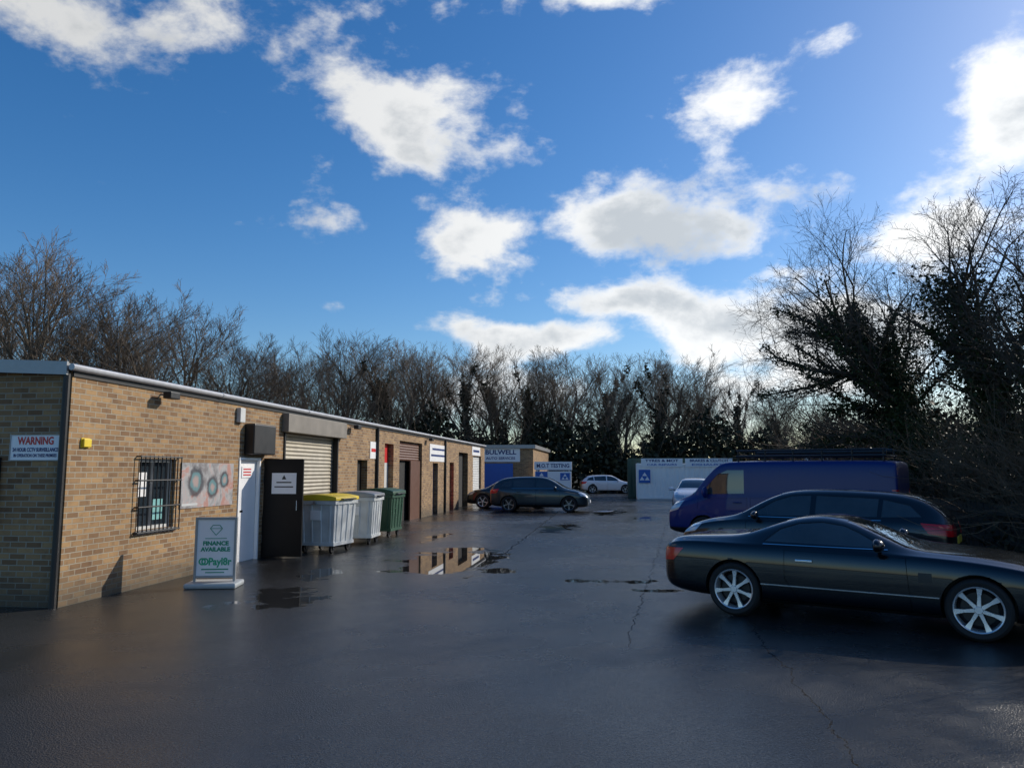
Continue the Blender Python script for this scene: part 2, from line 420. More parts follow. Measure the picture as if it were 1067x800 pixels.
SUV=dict(st=[(-2.2,.48,.74,.80,.62),(-2.16,.30,.90,.98,.80),(-2.05,.25,.97,1.14,.85),(-1.88,.23,.99,1.30,.88),(-1.62,.21,.99,1.42,.9),(-1.2,.2,.975,1.475,.905),
  (-.5,.19,.96,1.5,.905),(.1,.19,.95,1.49,.905),(.42,.19,.94,1.43,.905),(.75,.19,.93,1.27,.905),(1.03,.19,.925,1.08,.905),(1.2,.19,.915,.985,.9),
  (1.6,.2,.865,.935,.885),(1.93,.21,.77,.83,.84),(2.12,.24,.64,.70,.74),(2.2,.32,.5,.56,.6)],
  wx=(-1.32,1.33),wr=.335,rr=.235,ww=.22,wy=.5,tum=.13,
  doors=[[(-1.02,.72),(-.92,.42),(-.92,.28),(-.12,.28),(-.12,.935),(-1.1,.95)],[(-.10,.28),(-.10,.93),(.92,.905),(.92,.28)]],
  win=[[(-1.78,1.06),(-1.6,1.25),(-1.22,1.34),(-1.2,1.04)],[(-1.14,1.04),(-1.16,1.355),(-.2,1.39),(-.2,1.02)],[(-.12,1.02),(-.12,1.39),(.2,1.375),(.48,1.28),(.90,1.01)]],
  ws=[('windscreen',(.40,.52,1.05,.68,.96,1.6)),('rear_window',(-2.15,.64,-1.72,.55,1.06,1.6))],
  lamps=[('tail_light','taill',[(-2.3,.74),(-2.3,.94),(-1.75,.97),(-1.86,.80)],.4),('headlight','lens',[(2.3,.6),(2.3,.78),(1.72,.83),(1.85,.68)],.4)],
  trim=[('sill_trim','black',((-2.3,-1.2,.1),(2.3,1.2,.30)),.006),('window_trim','chrome',((-1.2,-1.2,.985),(.9,1.2,.997)),.006)],
  mir=(.72,1.02),pz=.62)
make_car('parked_car','dark grey hatchback with red tail lights','car',(3.57,14.56),R(153.1),sc(SUV,1.03,.955),paint('dark_grey_paint',(.006,.007,.010),.1))
d_=dict(SUV); d_['rim']=M['rimd']; d_['sp']=5
make_car('parked_car','slate blue crossover parked across the yard','car',(-3.1,33.6),R(-1.5),sc(d_,.97,1.0),paint('slate_blue_paint',(.03,.045,.055),.4))
f_=dict(sc(SUV,.95,.95)); f_['sp']=5; f_['lv']=1; f_['trim']=[]
make_car('parked_car','dark saloon parked nose in to the workshop','car',(-4.75,36.4),R(182),f_,paint('dark_green_paint',(.02,.025,.024),.3))
make_car('parked_car','small white hatchback at the far end','car',(-.4,60.5),R(8),dict(f_),paint('white_car_paint',(.75,.76,.78)))
make_car('parked_car','white hatchback beyond the blue van','car',(3.55,34.5),R(-97),dict(f_),paint('silver_paint',(.7,.71,.73),.1))
VAN=dict(st=[(-2.5,.42,1.12,1.78,.86),(-2.48,.3,1.15,1.93,.93),(-2.42,.25,1.16,1.97,.95),(-1.5,.23,1.16,1.98,.95),(-.2,.22,1.16,1.98,.95),(.95,.22,1.15,1.975,.95),(1.16,.22,1.14,1.94,.95),
  (1.34,.22,1.13,1.80,.945),(1.58,.22,1.11,1.55,.94),(1.80,.22,1.08,1.31,.93),(1.92,.23,1.05,1.17,.92),(2.26,.25,.97,1.06,.90),(2.44,.3,.84,.91,.85),(2.5,.36,.60,.64,.78)],
  wx=(-1.5,1.58),wr=.335,rr=.215,ww=.21,wy=.6,tum=.0,boxy=True,
  doors=[[(.56,.3),(.56,1.12),(1.70,1.08),(1.70,.86),(1.22,.68),(1.10,.3)],[(-.75,.32),(-.75,1.13),(.48,1.13),(.48,.32)]],
  win=[[(.62,1.22),(.62,1.76),(1.0,1.76),(1.22,1.66),(1.60,1.25),(1.62,1.19)]],
  ws=[('windscreen',(1.12,.70,1.86,.80,1.13,2.1))],
  lamps=[('tail_light','taill',[(-2.6,.85),(-2.6,1.35),(-2.38,1.35),(-2.38,.85)],.72),('headlight','lens',[(2.6,.70),(2.6,.96),(2.05,1.04),(2.2,.82)],.45)],
  trim=[('bumper','black',((-2.6,-1.2,.1),(2.6,1.2,.40)),.006),('side_moulding','black',((-1.0,-1.2,.55),(1.1,1.2,.63)),.01)],
  mir=(1.48,1.24),mirs=1.8,pz=.55)
v=make_car('blue_van','dark blue panel van with a black roof rack','van',(3.98,18.9),R(153.1),sc(VAN,1.03,1.0),mat('royal_blue_paint',(.005,.022,.15),.4,0,.3,var=.03,scale=3,spec=.25))
rk=MB()
for s in (-1,1):
    rk.cyl((-2.35,s*.74,2.07),(.85,s*.74,2.07),.028,8); rk.cyl((-2.35,s*.74,2.2),(.85,s*.74,2.2),.022,8)
    for k in range(6): rk.cyl((-2.3+k*.62,s*.74,1.9),(-2.3+k*.62,s*.74,2.2),.022,6)
for k in range(8): rk.cyl((-2.3+k*.44,-.74,2.07),(-2.3+k*.44,.74,2.07),.022,8)
rk.cyl((-2.38,0,2.17),(.3,0,2.17),.06,10); rk.cyl((-2.3,.3,2.15),(.5,.3,2.15),.04,10)
obj('roof_rack',rk.mesh(),v,(M['black'],))
if WS: bpy.data.scenes.remove(WS)
# ---------------------------------------------------------------- ground
obj('ground',MB().poly([(-500,-500,-.02),(500,-500,-.02),(500,500,-.02),(-500,500,-.02)]).mesh(),None,(M['earth'],),kind='structure')
obj('car_park',MB().poly([(-24,-20,0),(8.6,-20,0),(8.6,52,0),(24,52,0),(24,68,0),(-24,68,0)]).mesh(),None,(M['asphalt'],),kind='structure')
# ---------------------------------------------------------------- building
bx=-7.085; Y0=9.28; Y1=42.6; HT=3.06
bld=empty('brick_workshop',(bx,Y0,0),label='long single storey buff brick workshop with roller shutters',category='building')
def bobj(n,me,mats,parent=None,**k):
    o=obj(n,me,parent or bld,mats,**k)
    if parent is None: o.location=(-bx,-Y0,0)
    return o
ops=[(10.85,11.82,.85,1.93),(13.97,14.87,0,2.0),(15.05,15.8,0,2.0),(15.97,19.3,0,2.6),(20.9,21.8,0,2.05),(23.5,24.5,0,2.6),(25.2,28.3,0,2.75),
     (30.1,31.0,0,2.05),(33.3,34.2,0,2.1),(35.3,37.6,0,2.6),(39.,41.5,0,2.5)]
w=MB(); y=Y0
for a,b_,z0,z1 in ops:
    w.box((bx-.25,y,0),(bx,a,HT)); w.box((bx-.25,a,z1),(bx,b_,HT))
    if z0>0: w.box((bx-.25,a,0),(bx,b_,z0))
    y=b_
w.box((bx-.25,y,0),(bx,Y1,HT))
XB=-17.
def top(x): return HT+(bx-x)*.045
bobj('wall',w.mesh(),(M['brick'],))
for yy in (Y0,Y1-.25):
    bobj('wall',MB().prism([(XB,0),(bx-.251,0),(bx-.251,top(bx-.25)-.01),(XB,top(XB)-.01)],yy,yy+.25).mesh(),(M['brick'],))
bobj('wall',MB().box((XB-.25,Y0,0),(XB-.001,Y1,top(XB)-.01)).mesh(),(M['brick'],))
r=MB().prism([(XB-.4,top(XB-.4)),(bx-.02,HT+.005),(bx-.02,HT+.10),(XB-.4,top(XB-.4)+.11)],Y0-.08,Y1+.1)
bobj('roof',r.mesh(),(M['grey'],))
fa=MB().prism([(XB-.42,top(XB-.42)-.05),(bx+.0,HT-.06),(bx+.0,HT+.115),(XB-.42,top(XB-.42)+.13)],Y0-.12,Y0-.083)
bobj('fascia',fa.mesh(),(M['grey'],))
g=MB()
yy=Y0-.1
while yy<Y1:
    y2=min(yy+4,Y1+.05); g.cyl((bx+.055,yy,HT+.045),(bx+.055,y2-.01,HT+.045),.045,10); g.cyl((bx+.055,y2-.07,HT+.045),(bx+.055,y2-.01,HT+.045),.053,10); yy=y2
bobj('gutter',g.mesh(smooth=True),(M['silver'],))
bobj('soffit_board',MB().box((bx+.001,Y0,HT-.07),(bx+.02,Y1,HT-.005)).mesh(),(M['black'],))
for py in (Y0-.05,22.6,32.2):
    px=bx+.05 if py>10 else bx-.04
    bobj('downpipe',MB().cyl((px,py,0),(px,py,HT-.03),.045,10).mesh(smooth=True),(M['black'],))
def shutter(a,b_,z0,z1,m,depth=.12,open_to=None):
    s=MB(); x=bx-depth; zz=z0 if open_to is None else open_to
    while zz<z1-.001:
        e=min(zz+.09,z1); i=len(s.v)
        s.v+=[Vector(q) for q in ((x,a,zz),(x,b_,zz),(x+.018,b_,(zz+e)/2),(x+.018,a,(zz+e)/2),(x,b_,e),(x,a,e))]
        s.f+=[(i,i+1,i+2,i+3),(i+3,i+2,i+4,i+5)]; zz=e
    bobj('roller_shutter',s.mesh(fix=False),(m,))
def back(a,b_,z0,z1,m,n='door',depth=.18):
    return bobj(n,MB().box((bx-depth-.04,a+.002,z0+.002),(bx-depth,b_-.002,z1-.002)).mesh(),(m,))
M['shut']=mat('galvanised_shutter',(.33,.30,.24),.45,.3,var=.2,scale=4)
shutter(15.97,19.3,0,2.6,M['shut'])
bobj('shutter_box',MB().box((bx+.003,15.85,2.58),(bx+.16,19.55,2.98)).mesh(bevel=.012),(M['boxm'],))
for gy in (15.97,19.24): bobj('shutter_rail',MB().box((bx-.1,gy,0),(bx+.03,gy+.06,2.575)).mesh(),(M['black'],))
back(23.5,24.5,0,2.0,M['offwhite']); back(23.5,24.5,2.0,2.6,M['red'],'door_panel')
shutter(25.2,28.3,0,2.75,M['brown'],open_to=2.1); back(25.2,28.3,0,2.75,M['dark'],'doorway_shade_sheet',.24)  # black sheet closes the opening, standing in for the unlit room behind
bobj('door',MB().box((bx-.12,26.9,0),(bx-.06,28.3,2.1)).mesh(),(M['brown'],))
back(20.9,21.8,0,2.05,M['black']); back(30.1,31,0,2.05,M['navy']); back(33.3,34.2,0,2.1,M['red'])
back(35.3,37.6,0,2.6,M['dark'],'doorway_shade_sheet',.24); shutter(39,41.5,0,2.5,M['offwhite'])  # opening backed by a black sheet in place of a shaded interior
back(15.05,15.8,0,2.0,M['dark'],'doorway_shade_sheet',.24)  # same painted-dark sheet behind the open steel door
back(13.97,14.87,0,2.0,M['white'],'door',.06)
bobj('door_frame',MB().box((bx-.05,13.97,0),(bx+.02,14.02,2)).box((bx-.05,14.82,0),(bx+.02,14.87,2)).box((bx-.05,14.02,1.95),(bx+.02,14.82,2)).mesh(),(M['white'],))
bobj('door_handle',MB().box((bx-.06,14.08,.9),(bx-.045,14.12,1.1)).box((bx-.0449,14.08,.95),(bx-.0,14.2,.99)).mesh(),(M['chrome'],))
wn=bobj('window',MB().box((bx-.14,10.87,.87),(bx-.12,11.80,1.91)).mesh(),(M['ltglass'],))
fr=MB()
for a,b_,z0,z1 in ((10.85,10.90,.85,1.93),(11.77,11.82,.85,1.93),(11.31,11.35,.90,1.88),(10.90,11.77,.85,.90),(10.90,11.77,1.88,1.93)):
    fr.box((bx-.11,a,z0),(bx-.07,b_,z1))
obj('frame',fr.mesh(),wn,(M['offwhite'],))
obj('poster',MB().box((bx-.118,10.96,1.35),(bx-.112,11.22,1.72)).mesh(),wn,(M['white'],))
obj('poster',MB().box((bx-.118,11.42,.98),(bx-.112,11.68,1.30)).mesh(),wn,(M['paleteal'],))
gr=MB(); yy=10.78
while yy<11.92: gr.cyl((bx+.07,yy,.80),(bx+.07,yy,1.98),.010,6); yy+=.11
for z in (.82,1.2,1.6,1.96):
    gr.cyl((bx+.07,10.76,z),(bx+.07,11.9,z),.013,6); gr.cyl((bx,10.77,z),(bx+.07,10.77,z),.013,6); gr.cyl((bx,11.89,z),(bx+.07,11.89,z),.013,6)
obj('security_bars',gr.mesh(),wn,(M['black'],))
bobj('window_sill',MB().box((bx-.04,10.8,.79),(bx+.03,11.87,.845)).mesh(),(M['grey'],))
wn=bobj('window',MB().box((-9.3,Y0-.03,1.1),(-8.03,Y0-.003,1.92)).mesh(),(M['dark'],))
gr=MB()
for k in range(12): gr.cyl((-9.3+k*.115,Y0-.08,1.05),(-9.3+k*.115,Y0-.08,1.97),.012,6)
for z in (1.1,1.5,1.92): gr.cyl((-9.33,Y0-.08,z),(-8.0,Y0-.08,z),.014,6)
obj('security_bars',gr.mesh(),wn,(M['black'],))
bobj('extractor_hood',MB().box((bx+.002,14.15,2.06),(bx+.22,15.1,2.66)).mesh(bevel=.03),(M['black'],))
od=empty('black_steel_door',(bx+.02,15.02,0),label='black steel door standing open at right angles to the wall',category='door')
M['blkp']=mat('black_door_paint',(.006,.006,.0065),.5,spec=.25)
obj('panel',MB().box((0,0,.03),(.84,.05,1.98)).mesh(bevel=.006),od,(M['blkp'],))
obj('notice',MB().box((.18,-.008,1.28),(.70,-.001,1.70)).mesh(),od,(M['white'],))
obj('emblem',MB().poly([(.39,-.011,1.57),(.49,-.011,1.57),(.44,-.011,1.66)]).mesh(),od,(M['black'],))
for z,w_ in ((1.51,.16),(1.42,.20)): obj('printed_line',MB().poly([(.44-w_,-.011,z-.012),(.44+w_,-.011,z-.012),(.44+w_,-.011,z+.012),(.44-w_,-.011,z+.012)]).mesh(),od,(M['black'],))
for z in (.3,1.5): obj('hinge',MB().cyl((.0,.025,z),(.0,.025,z+.15),.02).mesh(),od,(M['grey'],))
obj('handle',MB().cyl((.74,-.05,.95),(.74,-.05,1.15),.012).cyl((.74,-.05,.96),(.74,0,.96),.01).cyl((.74,-.05,1.14),(.74,0,1.14),.01).mesh(),od,(M['chrome'],))
def sign(name,label,loc,w,h,facing,face=None,rim=None,cat='sign',**k):
    e=empty(name,loc,0 if facing=='y' else R(90),label=label,category=cat,**k)
    obj('board',MB().box((-w/2,-.012,-h/2),(w/2,-.001,h/2)).mesh(),e,(face or M['white'],))
    if rim:
        t=.012; b=MB().box((-w/2-t,-.02,-h/2-t),(w/2+t,-.0,-h/2)).box((-w/2-t,-.02,h/2),(w/2+t,-.0,h/2+t)).box((-w/2-t,-.02,-h/2),(-w/2,-.0,h/2)).box((w/2,-.02,-h/2),(w/2+t,-.0,h/2))
        obj('frame',b.mesh(),e,(rim,))
    return e
def st(e,s,size,m,x,z,width=None,bold=.0,y=-.0155): return text(s,size,m,(x,y,z),FY,e,width,bold=bold)
def pline(e,x0,x1,z0,z1,m,y=-.016): obj('printed_line',MB().box((x0,y,z0),(x1,y+.0035,z1)).mesh(),e,(m,))
def tri3(e,cx,cz,s,y):
    for p in ([(-.5,.05),(.5,.05),(0,.8)],[(-1,-.8),(-.05,-.8),(-.52,-.05)],[(.05,-.8),(1,-.8),(.52,-.05)]):
        obj('emblem',MB().poly([(cx+a*s,y,cz+b*s) for a,b in p]).mesh(),e,(M['white'],))
e=sign('warning_sign','white warning sign with red and black lettering on brick',(-7.54,Y0-.002,2.05),.72,.32,'y',rim=M['grey'])
st(e,'WARNING',.14,M['red'],0,.085,.52,.004); st(e,'24 HOUR CCTV SURVEILLANCE',.07,M['navy'],0,-.03,.66,.002); st(e,'IN OPERATION ON THESE PREMISES',.06,M['navy'],0,-.105,.62,.001)
def bannermat():
    m,T,b=newmat('banner_print'); tc=T.n('ShaderNodeTexCoord').outputs['Object']
    sp=T.n('ShaderNodeSeparateXYZ'); T.L.new(tc,sp.inputs[0])
    n=T.noise(tc,2.2,4,.6,1.2); n2=T.noise(tc,9,3)
    c=T.mix(T.sm(n,.35,.6),(.20,.18,.18,1),(.45,.46,.46,1)); c=T.mix(T.sm(n,.50,.62),c,(.45,.25,.21,1)); c=T.mix(T.sm(n2,.5,.8,0,.5),c,(.6,.6,.58,1))
    for cx,cz,rr in ((-.42,.06,.26),(.14,-.04,.20),(.56,.08,.16)):
        a=T.m('SUBTRACT',sp.outputs[0],cx); q=T.m('SUBTRACT',sp.outputs[2],cz)
        d=T.m('DIVIDE',T.m('SQRT',T.m('ADD',T.m('MULTIPLY',a,a),T.m('MULTIPLY',q,q))),rr)
        d=T.m('ADD',d,T.m('MULTIPLY',T.m('SUBTRACT',n2,.5),.5))
        c=T.mix(T.sm(d,.8,1.15,.85,0),c,(.04,.04,.05,1)); c=T.mix(T.sm(d,.55,.75,.7,0),c,(.15,.32,.34,1)); c=T.mix(T.sm(d,.2,.5,.7,0),c,(.5,.32,.28,1))
    T.put(b.inputs['Base Color'],c); b.inputs['Roughness'].default_value=.35; return m
e=sign('car_banner','faded vinyl banner with wheel pictures on brick wall',(bx+.003,12.86,1.5),1.78,.76,'x',face=bannermat(),cat='banner')
pline(e,-.84,-.35,-.34,-.30,M['offwhite'])
e=sign('door_notice','small white notice with red print on white door',(bx-.057,14.42,1.72),.42,.22,'x')
for z in (.055,.0,-.055): pline(e,-.16,.16,z-.012,z+.012,M['red'])
e=sign('yellow_box','small yellow alarm box on brick wall',(bx,9.6,2.12),.17,.13,'x',face=M['yellow'],cat='alarm box')
obj('cover',MB().box((-.075,-.05,-.055),(.075,-.012,.055)).mesh(bevel=.01),e,(M['yellow'],))
e=empty('alarm_box',(bx,13.9,2.8),R(90),label='white alarm box under the gutter',category='alarm box')
obj('cover',MB().box((-.1,-.09,-.14),(.1,-.001,.14)).mesh(bevel=.015),e,(M['offwhite'],))
for yy in (11.3,20.3,29.0):
    e=empty('security_light',(bx+.12,yy,2.93),R(90),label='small black floodlight below gutter',category='light',group='floodlights on workshop wall')
    obj('lamp_head',MB().box((-.13,-.14,-.06),(.13,0,.05)).mesh(bevel=.015),e,(M['black'],)); obj('bracket',MB().cyl((0,-.0,0),(0,.13,.02),.015).mesh(),e,(M['grey'],))
e=sign('wall_sign','white sign board high on brick wall',(bx+.003,31.,2.45),3.0,.68,'x')
pline(e,-1.1,1.1,.11,.19,M['navy']); pline(e,-1.3,1.3,-.14,-.06,M['navy'])
e=sign('wall_sign','white sign board high on brick wall',(bx+.003,39.9,2.75),2.4,.45,'x'); pline(e,-.9,.9,-.06,.06,M['navy'])
e=sign('wall_sign','small white sign on brick wall',(bx+.003,22.3,2.35),.6,.5,'x'); pline(e,-.2,.2,-.05,.05,M['red'])
# ---------------------------------------------------------------- pavement sign
e=empty('pavement_sign',(-6.02,11.25,0),R(12),label='white swing sign with green lettering on a grey base',category='sign')
obj('foot',MB().box((-.38,-.26,.0),(.38,.26,.08)).mesh(bevel=.03),e,(M['galvd'],))
fr=MB()
for a,b_ in (((-.31,.06),(-.275,1.04)),((.275,.06),(.31,1.04)),((-.275,1.005),(.275,1.04)),((-.275,.13),(.275,.165))): fr.box((a[0],-.03,a[1]),(b_[0],.03,b_[1]))
obj('frame',fr.mesh(bevel=.004),e,(M['grey'],))
obj('board',MB().box((-.275,-.012,.165),(.275,.012,1.005)).mesh(),e,(M['white'],))
st(e,'FINANCE',.085,M['teal'],0,.645,.38,.004); st(e,'AVAILABLE',.085,M['teal'],0,.555,.44,.004)
st(e,'Payl8r',.15,M['lime'],.07,.37,.34,.005)
obj('logo',MB().lathe([(.055,0),(.032,0)],24).mesh(fix=False),e,(M['lime'],),loc=(-.19,-.0135,.375))
obj('logo',MB().lathe([(.055,0),(.032,0)],24).mesh(fix=False),e,(M['lime'],),loc=(-.15,-.0140,.375))
em=MB(); P_=[(-.09,.87),(-.05,.92),(.05,.92),(.09,.87),(0,.77)]
for i in range(5):
    (xa,za),(xb,zb_)=P_[i],P_[(i+1)%5]; em.cyl((xa,-.014,za),(xb,-.014,zb_),.005,5)
em.cyl((-.09,-.014,.87),(.09,-.014,.87),.004,5)
obj('emblem',em.mesh(),e,(M['teal'],))
for a in ((-.16,.16,.715,.725),(-.2,.2,.25,.268),(-.14,.14,.205,.22)): pline(e,*a,M['teal'],y=-.0155)
# ---------------------------------------------------------------- bins
def bin_(loc,rz,bodym,lidm,label,lidh=.13):
    e=empty('wheelie_bin',loc,rz,label=label,category='bin',group='large wheeled bins by the wall')
    b=MB(); z0,z1=.2,1.10; bw,bd,tw,td=.44,.40,.49,.45
    def ring(w,d,z): return [Vector((-d,-w,z)),Vector((d,-w,z)),Vector((d,w,z)),Vector((-d,w,z))]
    b.v+=ring(bw,bd,z0)+ring(tw,td,z1); b.f+=[(3,2,1,0),(0,1,5,4),(1,2,6,5),(2,3,7,6),(3,0,4,7),(4,5,6,7)]
    def rib(p0,p1,n):
        i=len(b.v); side=Vector((n.y,-n.x,0))*.03
        for p in (p0,p1): b.v+= [p-side,p+side,p+side*.6+n*.014,p-side*.6+n*.014]
        b.f+=[(i,i+1,i+2,i+3),(i+4,i+7,i+6,i+5),(i,i+4,i+5,i+1),(i+1,i+5,i+6,i+2),(i+2,i+6,i+7,i+3),(i+3,i+7,i+4,i)]
    for k in range(4):
        t=-1+2*(k+.5)/4
        for sx in (-1,1): rib(Vector((sx*bd,t*bw,z0+.03)),Vector((sx*td,t*tw,z1-.08)),Vector((sx,0,0)))
        for sy in (-1,1): rib(Vector((t*bd,sy*bw,z0+.03)),Vector((t*td,sy*tw,z1-.08)),Vector((0,sy,0)))
    b.box((-td-.03,-tw-.03,z1-.07),(td+.03,tw+.03,z1+.01)); b.box((-bd-.02,-bw-.02,z0-.04),(bd+.02,bw+.02,z0+.03))
    obj('body',b.mesh(),e,(bodym,))
    n=10; prof=[(-td-.05,z1+.013)]+[(-td-.04+k/n*(2*td+.08), z1+.02+lidh*sin(pi*(.15+.74*k/n))**.6) for k in range(n+1)]+[(td+.05,z1+.013)]
    obj('lid',MB().prism(prof,-tw-.04,tw+.04).mesh(bevel=.008,smooth=True),e,(lidm,))
    obj('handle',MB().cyl((td+.05,-.3,z1+.04),(td+.09,-.3,z1+.04),.012).cyl((td+.09,-.3,z1+.04),(td+.09,.3,z1+.04),.014).cyl((td+.05,.3,z1+.04),(td+.09,.3,z1+.04),.012).mesh(),e,(M['black'],))
    for s in (-1,1): obj('lifting_pin',MB().cyl((0,s*(tw+.0),z1-.03),(0,s*(tw+.09),z1-.03),.03).mesh(),e,(M['grey'],))
    for sx in (-1,1):
        for sy in (-1,1):
            obj('castor',MB().cyl((sx*.32-.02,sy*.35,.09),(sx*.32+.03,sy*.35,.09),.09,16).box((sx*.32-.035,sy*.35-.03,.07),(sx*.32+.045,sy*.35+.03,.165)).mesh(),e,(M['black'],))
    obj('notice',MB().box((-.12,-tw-.022,.70),(.12,-tw+.02,.90)).mesh(),e,(M['white'] if bodym!=M['green'] else M['yellow'],))
bin_((-6.22,16.4,0),R(-8),M['galv'],M['yellow'],'galvanised four wheeled bin with a yellow lid',.12)
bin_((-6.12,18.3,0),R(4),M['galv'],M['grey'],'galvanised four wheeled bin with a dark lid')
bin_((-6.20,20.4,0),R(-3),M['green'],M['green'],'green four wheeled bin beside the brick wall',.16)
# ---------------------------------------------------------------- far building
fb=empty('far_brick_unit',(-6.8,49,0),label='small brick garage unit with white and blue sign boards',category='building')
def fo(n,me,mm,**k): return obj(n,me,fb,(mm,),loc=(6.8,-49,0),**k)
fo('wall',MB().box((-12,49,0),(-5,61,3.15)).mesh(),M['brick'])
fo('roof',MB().box((-12.15,48.85,3.152),(-4.85,61.1,3.38)).mesh(),M['grey'])
fo('door',MB().box((-8.3,48.94,0),(-6.3,48.997,2.2)).mesh(),M['blue'])
fo('window',MB().box((-4.998,51,1.2),(-4.96,53,2.2)).mesh(),M['ltglass'])
e=sign('garage_sign','white garage sign board with blue lettering',(-7.1,48.99,2.72),2.5,.84,'y')
st(e,'BULWELL',.40,M['navy'],0,.18,2.0,.012); st(e,'AUTO SERVICES',.22,M['navy'],0,-.2,1.9,.006)
e=empty('testing_booth',(-3.7,48.5,0),label='white and blue vehicle testing sign boards',category='sign')
obj('panel',MB().box((-1.15,0,0),(1.15,.1,1.7)).mesh(),e,(M['white'],)); obj('board',MB().box((-1.18,-.03,1.78),(1.18,.1,2.3)).mesh(),e,(M['white'],))
obj('board',MB().box((-1.1,-.03,1.1),(-.35,-.002,1.68)).mesh(),e,(M['blue'],)); obj('board',MB().box((.45,-.03,1.15),(1.05,-.002,1.6)).mesh(),e,(M['blue'],))
for s in (-1,1): obj('post',MB().cyl((s,.05,1.7),(s,.05,1.78),.04).mesh(),e,(M['grey'],))
text('M.O.T TESTING',.33,M['navy'],(0,-.035,2.04),FY,e,2.05,bold=.008)
tri3(e,-.72,1.39,.27,-.035); tri3(e,.75,1.37,.22,-.035)
# ---------------------------------------------------------------- containers
def container(loc,L,W,H,m,label,rz=0):
    e=empty('shipping_container',loc,rz,label=label,category='container')
    b=MB()
    def corr(p,q,nrm):
        p=Vector(p);q=Vector(q);n=int((q-p).length/.28); d=(q-p)/n; nrm=Vector(nrm)*.03
        pts=[]
        for k in range(n):
            s=p+d*k; pts+=[s,s+d*.35,s+d*.5-nrm,s+d*.85-nrm]
        pts.append(q); i=len(b.v)
        for t in pts: b.v+=[t+Vector((0,0,.15)),t+Vector((0,0,H-.1))]
        for k in range(len(pts)-1): b.f.append((i+2*k,i+2*k+2,i+2*k+3,i+2*k+1))
    corr((.1,0.02,0),(L-.1,0.02,0),(0,-1,0)); corr((0.02,W-.1,0),(.02,.1,0),(-1,0,0)); corr((L-.02,.1,0),(L-.02,W-.1,0),(1,0,0)); corr((L-.1,W-.02,0),(.1,W-.02,0),(0,1,0))
    obj('wall',b.mesh(fix=False),e,(m,))
    f=MB()
    for x in (0,L-.12):
        for y in (0,W-.12): f.box((x,y,0),(x+.12,y+.12,H))
    for z0,z1 in ((.02,.16),(H-.11,H-.01)):
        f.box((.12,.005,z0),(L-.12,.1,z1)); f.box((.12,W-.1,z0),(L-.12,W-.005,z1)); f.box((.005,.12,z0),(.1,W-.12,z1)); f.box((L-.1,.12,z0),(L-.005,W-.12,z1))
    obj('frame',f.mesh(),e,(m,)); obj('roof',MB().box((.12,.12,H-.06),(L-.12,W-.12,H-.03)).mesh(),e,(m,))
    return e
M['contw']=mat('container_white_paint',(.90,.90,.88),.5,var=.04,scale=1.5); M['contg']=mat('container_green_paint',(.02,.06,.045),.5,var=.3,scale=1.5)
container((1.5,48,0),6.06,2.44,2.2,M['contw'],'white shipping container with blue sign boards above')
container((7.9,48,0),6.06,2.44,2.2,M['contw'],'white shipping container beside the hedge')
container((1.0,51,0),6.06,2.44,2.55,M['contg'],'dark green shipping container behind a white one')
def bsign(x,w,l1,l2,lab):
    e=sign('garage_sign',lab,(x,47.97,2.22),w,.52,'y')
    st(e,l1,.21,M['navy'],.0,.12,w*.8,.006); st(e,l2,.16,M['blue'],0,-.12,w*.72,.004)
bsign(3.0,2.5,'TYRES & MOT','CAR REPAIRS','white sign with blue lettering on container'); bsign(5.8,2.8,'BRAKES & CLUTCH','EXHAUSTS','white sign with blue lettering on container')
bsign(12.6,2.4,'TYRES & M.O.T','CAR BODY','white sign with blue lettering on container'); bsign(15.2,2.4,'SERVICE','WELDING','white sign with blue lettering on container')
e=sign('test_emblem_sign','small blue test emblem sign on container',(1.95,47.96,1.4),.7,.8,'y',face=M['blue'])
tri3(e,0,0,.3,-.016)
